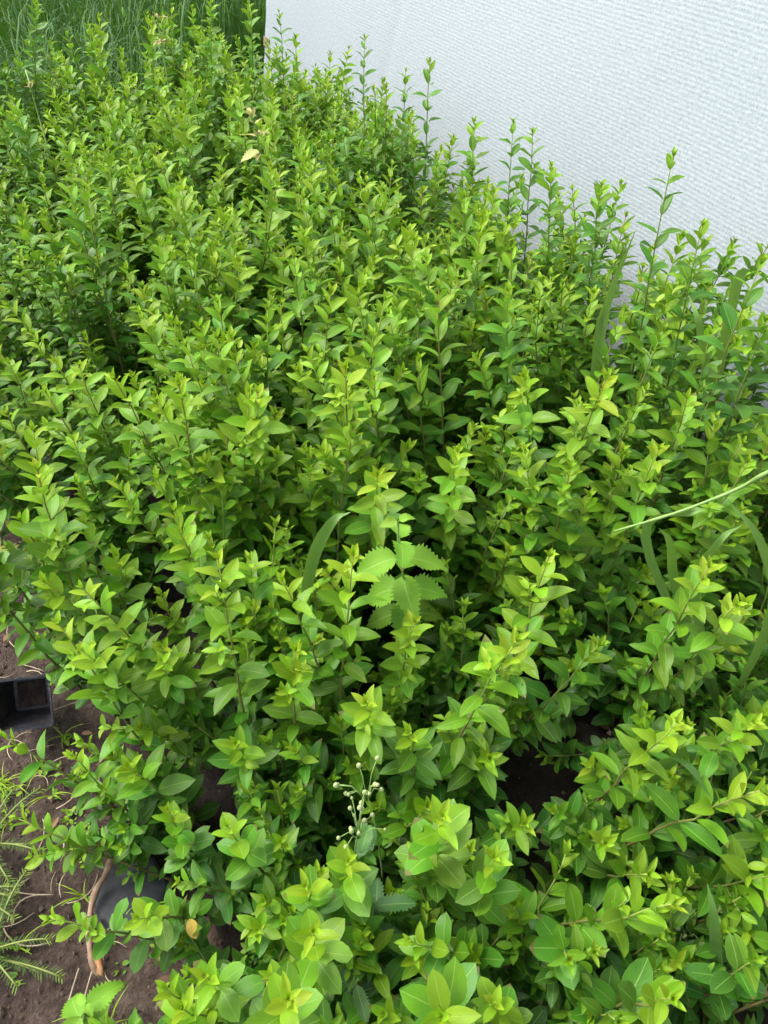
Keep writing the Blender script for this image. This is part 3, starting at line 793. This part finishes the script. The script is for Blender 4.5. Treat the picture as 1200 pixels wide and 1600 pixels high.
# ------------------------------------------------------------------ thistle weeds and white buds
def thistle(foot, tip, L, label, buds=True, leaves=4, seed=1):
    rng = random.Random(seed); root = empty('sow_thistle', foot); tag(root, label, 'thistle')
    T = tip - foot; S = MB(); P = stem_path((0, 0, 0), T, rng, .06, 8); tube(S, P, [.0020 - .00015 * i for i in range(8)], 6)
    heads = []
    if buds:
        for k in range(13):
            a = rng.uniform(0, 6.28); r = rng.uniform(.012, .04); h = rng.uniform(-.01, .035)
            q = T + Vector((math.cos(a) * r, math.sin(a) * r, h)); tube(S, [T - T.normalized() * .03, T.lerp(q, .5) + Vector((0, 0, .004)), q], [.0008, .0007, .0006], 5); heads.append(q)
    S.build('stem', M_weedstem, root)
    for q in heads:
        mb = MB(); r = rng.uniform(.0022, .0040)
        prof = [(-1, .2), (-.8, .7), (-.3, 1.05), (.3, .95), (.8, .65), (1.15, .5), (1.2, .1)]
        n = 8; V = []; F = []
        for z_, rr in prof:
            for c in range(n): V.append((q.x + rr * r * math.cos(6.283 * c / n), q.y + rr * r * math.sin(6.283 * c / n), q.z + z_ * r))
        for a in range(len(prof) - 1):
            for c in range(n): F.append((a * n + c, a * n + (c + 1) % n, (a + 1) * n + (c + 1) % n, (a + 1) * n + c))
        F.append(tuple((len(prof) - 1) * n + c for c in range(n))); mb.add(V, F); mb.build('bud', M_bud, root)
    for k in range(leaves):
        mb = MB(); g = k * 2.4 + seed; D = Vector((math.cos(g), math.sin(g), 0)); p = T * (.55 + .4 * k / max(1, leaves))
        put_leaf(mb, T_THI[k % 2], p, D + Vector((0, 0, .25)), Vector((0, 0, 1)), L * rng.uniform(.7, 1.1), rng.uniform(.2, .9), rng.random()); mb.build('spiny_leaf', M_this, root)
thistle(at(590, 1420, .0), at(572, 1235, .40), .05, 'weed with a loose spray of round cream buds on thin stalks', leaves=2, seed=2)
thistle(at(560, 1440, .0), at(560, 1296, .36), .05, 'weed with crowded cream bud cluster just below the loose spray', leaves=2, seed=5)
thistle(at(590, 1500, .0), at(585, 1400, .30), .058, 'dark thistle with spiny toothed leaves below the cream buds', buds=False, leaves=5, seed=3)
thistle(at(540, 1600, .0), at(560, 1530, .28), .055, 'second dark thistle with spiny leaves at the very near end', buds=False, leaves=5, seed=8)
thistle(at(1090, 1540, .0), at(1066, 1446, .14), .04, 'faded brownish seed-headed weed under the flat privet branch', buds=True, leaves=2, seed=9)

# ------------------------------------------------------------------ pale and pink leaved weeds at the back
def pale(foot, nodes, L, tone, label, seed):
    rng = random.Random(seed); root = empty('seedling', foot); tag(root, label, 'seedling')
    S = MB(); pts = [(0, 0, 0)] + [tuple(q - foot) for q, _ in nodes]; tube(S, poly_smooth(pts, 10), [.003 - .0001 * i for i in range(10)], 6); S.build('stem', M_weedstem, root)
    for j, (q, dirs) in enumerate(nodes):
        more = tuple((a + rng.uniform(1, 2.2), e + rng.uniform(-.1, .5), sc * rng.uniform(.5, .8)) for a, e, sc in dirs)
        for a, e, sc in dirs + more:
            mb = MB(); D = Vector((math.cos(a), math.sin(a), 0)); put_leaf(mb, T_NET[2] if sc > 1 else rng.choice(T_NEW + T_MID), q - foot, D * math.cos(e) + Vector((0, 0, 1)) * math.sin(e), Vector((rng.gauss(0, .7), -.3 + rng.gauss(0, .5), 1)), L * sc * 1.15, min(1, max(0, tone + rng.uniform(-.2, .2))), rng.random())
            mb.build('pale_leaf', M_pale, root)
f0 = at(405, 330, .25); f0.z = 0
pale(Vector((at(403, 240, .72).x + .0, at(403, 240, .72).y, 0)), [(at(406, 240, .70), ((3.3, .0, 1.2),)), (at(400, 212, .745), ((0.3, .25, .8), (3.1, .1, .9))), (at(398, 195, .77), ((.6, .5, .6),)), (at(393, 183, .80), ((2.2, .9, .6), (.8, 1.0, .5), (4., .9, .5)))], .044, .2, 'pale yellow leaved seedling standing above the green privets', 4)
q0 = at(252, 80, .74)
pale(Vector((q0.x, q0.y, 0)), [(at(252, 66, .745), ((.1, .1, .85), (3.2, .15, .7), (4.6, .2, .8))), (at(247, 28, .82), ((.1, .3, .8), (2.8, .9, .5)))], .042, .85, 'pinkish brown leaved seedling before the tall grass at the far end', 6)
q0 = at(48, 138, .66)
pale(Vector((q0.x, q0.y, 0)), [(q0, ((1.2, .8, .6), (3.2, .5, .6))), (at(47, 132, .69), ((.3, .9, .5), (4, .7, .4)))], .036, .6, 'small tawny leaved seedling among far privets on the soil side', 7)

# ------------------------------------------------------------------ pot, root, yellow leaf, conifers, litter on the soil
def pot():
    c = at(42, 1100, .05); root = empty('plant_pot', (c.x, c.y, 0.0)); tag(root, 'empty square black plastic plant pot lying tipped on the soil', 'pot')
    def ring(h, r, ins=0):
        return [Vector((sx * (r - ins), sy * (r - ins), h)) for sx, sy in ((-1, -1), (1, -1), (1, 1), (-1, 1))]
    def rounded(h, r, rc=.008):
        out = []
        for k, (sx, sy) in enumerate(((1, 1), (-1, 1), (-1, -1), (1, -1))):
            for a in range(4):
                g = math.pi / 2 * k + math.pi / 2 * a / 3
                out.append(Vector((sx * (r - rc) + rc * math.cos(g), sy * (r - rc) + rc * math.sin(g), h)))
        return out
    prof = [(.0, .030), (.002, .034), (.082, .046), (.082, .050), (.094, .051), (.094, .0475), (.080, .0445), (.004, .033), (.004, .028)]
    mb = MB(); V = []; F = []; n = 16
    for h, r in prof: V += [tuple(v) for v in rounded(h, r)]
    for a in range(len(prof) - 1):
        for b in range(n): F.append((a * n + b, a * n + (b + 1) % n, (a + 1) * n + (b + 1) % n, (a + 1) * n + b))
    F.append(tuple(range(n - 1, -1, -1))); F.append(tuple((len(prof) - 1) * n + b for b in range(n)))
    mb.add(V, F); body = mb.build('pot_wall', M_pot, root, smooth=False)
    mb = MB(); V = []; F = []
    for i in range(7):
        for j in range(7): V.append(((i - 3) * .0085, (j - 3) * .0085, .010 + .006 * mnoise.noise(Vector((i * .7, j * .7, 2)))))
    for i in range(6):
        for j in range(6): F.append((i * 7 + j, (i + 1) * 7 + j, (i + 1) * 7 + j + 1, i * 7 + j + 1))
    mb.add(V, F); mb.build('soil_residue', M_soil, root)
    root.location = (c.x + .00, c.y + .03, .045)
    root.scale = (1.0, 1.0, 1.0); root.rotation_euler = Euler((R(48), R(6), R(14)))
pot()
mb = MB()
P = poly_smooth([at(178, 1335, .07), at(165, 1365, .05), at(150, 1392, .04), at(141, 1425, .035), at(140, 1465, .035), at(143, 1500, .025), at(158, 1525, .0)], 26)
tube(mb, P, [.0055 + .0012 * math.sin(i * .9) for i in range(26)], 9)
tag(mb.build('bare_root', M_twig), 'curved brown bare root lying on soil against the weed fabric', 'root')
mb = MB(); c = at(154, 1505, .03)
tube(mb, [c + Vector((-.006, .018, .0)), c + Vector((-.003, .008, .003)), c + Vector((.004, -.004, .001)), c + Vector((.006, -.012, .002)), c + Vector((.013, -.018, -.004))], [.004, .007, .0055, .006, .002], 5)
tag(mb.build('wood_chip', M_rust), 'orange brown wood chip beside the curved root', 'wood chip')
mb = MB(); ribbon(mb, poly_smooth([at(-30, 858, .035), at(10, 856, .05), at(42, 850, .06), at(68, 832, .075), at(86, 812, .07)], 14), .010, .3, flat=Vector((0, 1, .2)), fold=.6)
tag(mb.build('fallen_leaf', M_yell), 'long yellowed leaf curling on the soil above the black pot', 'fallen leaf')
mb = MB(); ribbon(mb, poly_smooth([at(-10, 650, .03), at(20, 668, .05), at(42, 692, .05)], 10), .006, .6, flat=Vector((0, 1, .2)), fold=.5)
tag(mb.build('fallen_leaf', M_yell), 'small yellow leaf strip on the soil at the far side of the long yellow one', 'fallen leaf')
mb = MB(); put_leaf(mb, T_OLD[1], at(296, 1436, .16), Vector((.5, -1, -.1)), Vector((0, -.3, 1)), .030, .6, .5)
tag(mb.build('yellow_leaf', M_yell), 'single small yellow privet leaf under the green ones by the fabric patch', 'leaf')

def conifer(px, py, nb, L, label, seed):
    rng = random.Random(seed); base = at(px, py, 0); root = empty('conifer_seedling', base); tag(root, label, 'conifer')
    S = MB(); tube(S, [(0, 0, -.01), (0, 0, L * .5)], [.003, .002], 6, (.3, 0, 0))
    Nn = MB()
    for b in range(nb):
        a = rng.uniform(0, 6.28); D = Vector((math.cos(a), math.sin(a), 0)); l = L * rng.uniform(.6, 1.1)
        h0 = rng.uniform(.0, .5) * L; P = bez((0, 0, h0), D * l * .6 + Vector((0, 0, h0 + l * .45)), D * l + Vector((0, 0, h0 + l * .25)), 7)
        tube(S, P, [.0016] * 7, 5, (.8, 0, 0)); m_ = int(l / .0028)
        for k in range(m_):
            f = k / m_; i = min(5, int(f * 6)); p = P[i].lerp(P[i + 1], f * 6 - i); T = (P[i + 1] - P[i]).normalized(); _, e1, e2 = frame(T)
            g = (0 if k % 2 else math.pi) + rng.gauss(0, .5); d = (e1 * math.cos(g) + e2 * math.sin(g)) + T * .7
            q = p + d.normalized() * rng.uniform(.009, .015)
            ribbon(Nn, [p, p.lerp(q, .5), q], .0009, (.2 + .35 * rng.random()) if f < .85 else .95, fold=.2, rnd=rng.random())
    st_ = S.build('stem', M_stem, root); Nn.build('needles', M_needle, root)
conifer(-5, 1330, 18, .11, 'dark conifer seedling on the soil beside the low reaching privet shoots', 1)
conifer(0, 1500, 20, .12, 'dark conifer seedling with yellow-green needle tips on the soil by the brown root', 2)
conifer(-30, 1410, 16, .12, 'dark conifer seedling between the two others at the path edge', 3)

def litter():
    rng = random.Random(9); mb = MB()
    for k in range(5200):
        s = rng.uniform(-.3, 2.2); t = rng.uniform(-.75, -.16) if k % 5 else rng.uniform(-.1, .9)
        z = soil_h(s, t) + .003 if t < -.22 else .014; c = bed(s, t, z); r = rng.choice((.0012, .0018, .0025, .0035, .006)) * rng.uniform(.7, 1.3)
        V = []; 
        for v in ((1, 0, 0), (-1, 0, 0), (0, 1, 0), (0, -1, 0), (0, 0, 1), (0, 0, -1)):
            q = Vector(v) * r * rng.uniform(.6, 1.2); V.append(tuple(c + q))
        mb.add(V, [(0, 2, 4), (2, 1, 4), (1, 3, 4), (3, 0, 4), (2, 0, 5), (1, 2, 5), (3, 1, 5), (0, 3, 5)])
    tag(mb.build('soil_crumbs', M_stone, smooth=False), 'scattered soil crumbs and grit on the path soil', 'grit', kind='stuff')
    mb = MB()
    for k in range(420):
        s = rng.uniform(-.3, 2.2); t = rng.uniform(-.75, -.2); z = max(soil_h(s, t), -.01) + .006; p = bed(s, t, z)
        a = rng.uniform(0, 6.28); l = rng.uniform(.015, .09); D = Vector((math.cos(a), math.sin(a), 0)); B = Vector((-D.y, D.x, 0)) * rng.gauss(0, .2) * l
        P = bez(p - D * l / 2, p + B * 2 + Vector((0, 0, .006)), p + D * l / 2, 7)
        tube(mb, P, [rng.uniform(.0005, .0013)] * 7, 5)
    tag(mb.build('straw_litter', M_straw), 'dry straw and root bits strewn over the soil', 'straw', kind='stuff')
    mb = MB()
    for k in range(420):
        s = rng.uniform(-.3, 2.2); t = rng.choice((rng.uniform(-.8, -.3), rng.gauss(-.26, .04))); p = bed(s, t, soil_h(s, t) + .003)
        if nz(s, t, 4, 31) < .0: continue
        for j in range(rng.randint(3, 7)):
            a = rng.uniform(0, 6.28); put_leaf(mb, rng.choice(T_OLD), p + Vector((rng.gauss(0, .006), rng.gauss(0, .006), 0)), Vector((math.cos(a), math.sin(a), rng.uniform(.1, .8))), Vector((0, 0, 1)), rng.uniform(.006, .015), rng.uniform(.3, .9), rng.random())
        if rng.random() < .5:
            for j in range(6):
                a = rng.uniform(0, 6.28); l = rng.uniform(.02, .06); D = Vector((math.cos(a), math.sin(a), 0))
                ribbon(mb, bez(p, p + Vector((0, 0, l * .7)) + D * l * .3, p + D * l + Vector((0, 0, l * .5)), 5), .0012, .9, rnd=rng.random())
    tag(mb.build('tiny_weeds', M_leaf), 'tiny green weeds and moss sprouting on the soil path', 'weeds', kind='stuff')
    mb = MB(); M_dead = leaf_material('dead_leaf', [(0, (.10, .055, .03)), (1, (.30, .19, .10))], back=(.2, .14, .09), rib=(.25, .17, .1), trans=.05, rough=.8)
    for k in range(110):
        s = rng.uniform(-.2, 1.6); t = rng.uniform(-.7, -.1) if k % 2 else rng.uniform(0, .9); a = rng.uniform(0, 6.28)
        put_leaf(mb, rng.choice(T_MID + T_NEW), bed(s, t, max(.006, soil_h(s, t) + .010)), Vector((math.cos(a), math.sin(a), rng.uniform(-.1, .25))), Vector((rng.gauss(0, .5), rng.gauss(0, .5), 1)), rng.uniform(.015, .036), rng.random(), rng.random())
    tag(mb.build('leaf_litter', M_dead), 'brown dead leaves scattered on soil and peat', 'leaf litter', kind='stuff')
    # short grass further left of the path
    mb = MB()
    for k in range(5000):
        s = rng.uniform(-.3, 4.0); t = rng.uniform(-1.6, -.62); p = bed(s, t, -.03); l = rng.uniform(.04, .16); a = rng.uniform(0, 6.28); D = Vector((math.cos(a), math.sin(a), 0))
        ribbon(mb, bez(p, p + Vector((0, 0, l)), p + D * l * .6 + Vector((0, 0, l * .9)), 5), .0016, rng.uniform(.2, .8), rnd=rng.random())
    tag(mb.build('short_grass', M_grass), 'short rough grass at the outer side of the soil path', 'grass', kind='stuff')
litter()
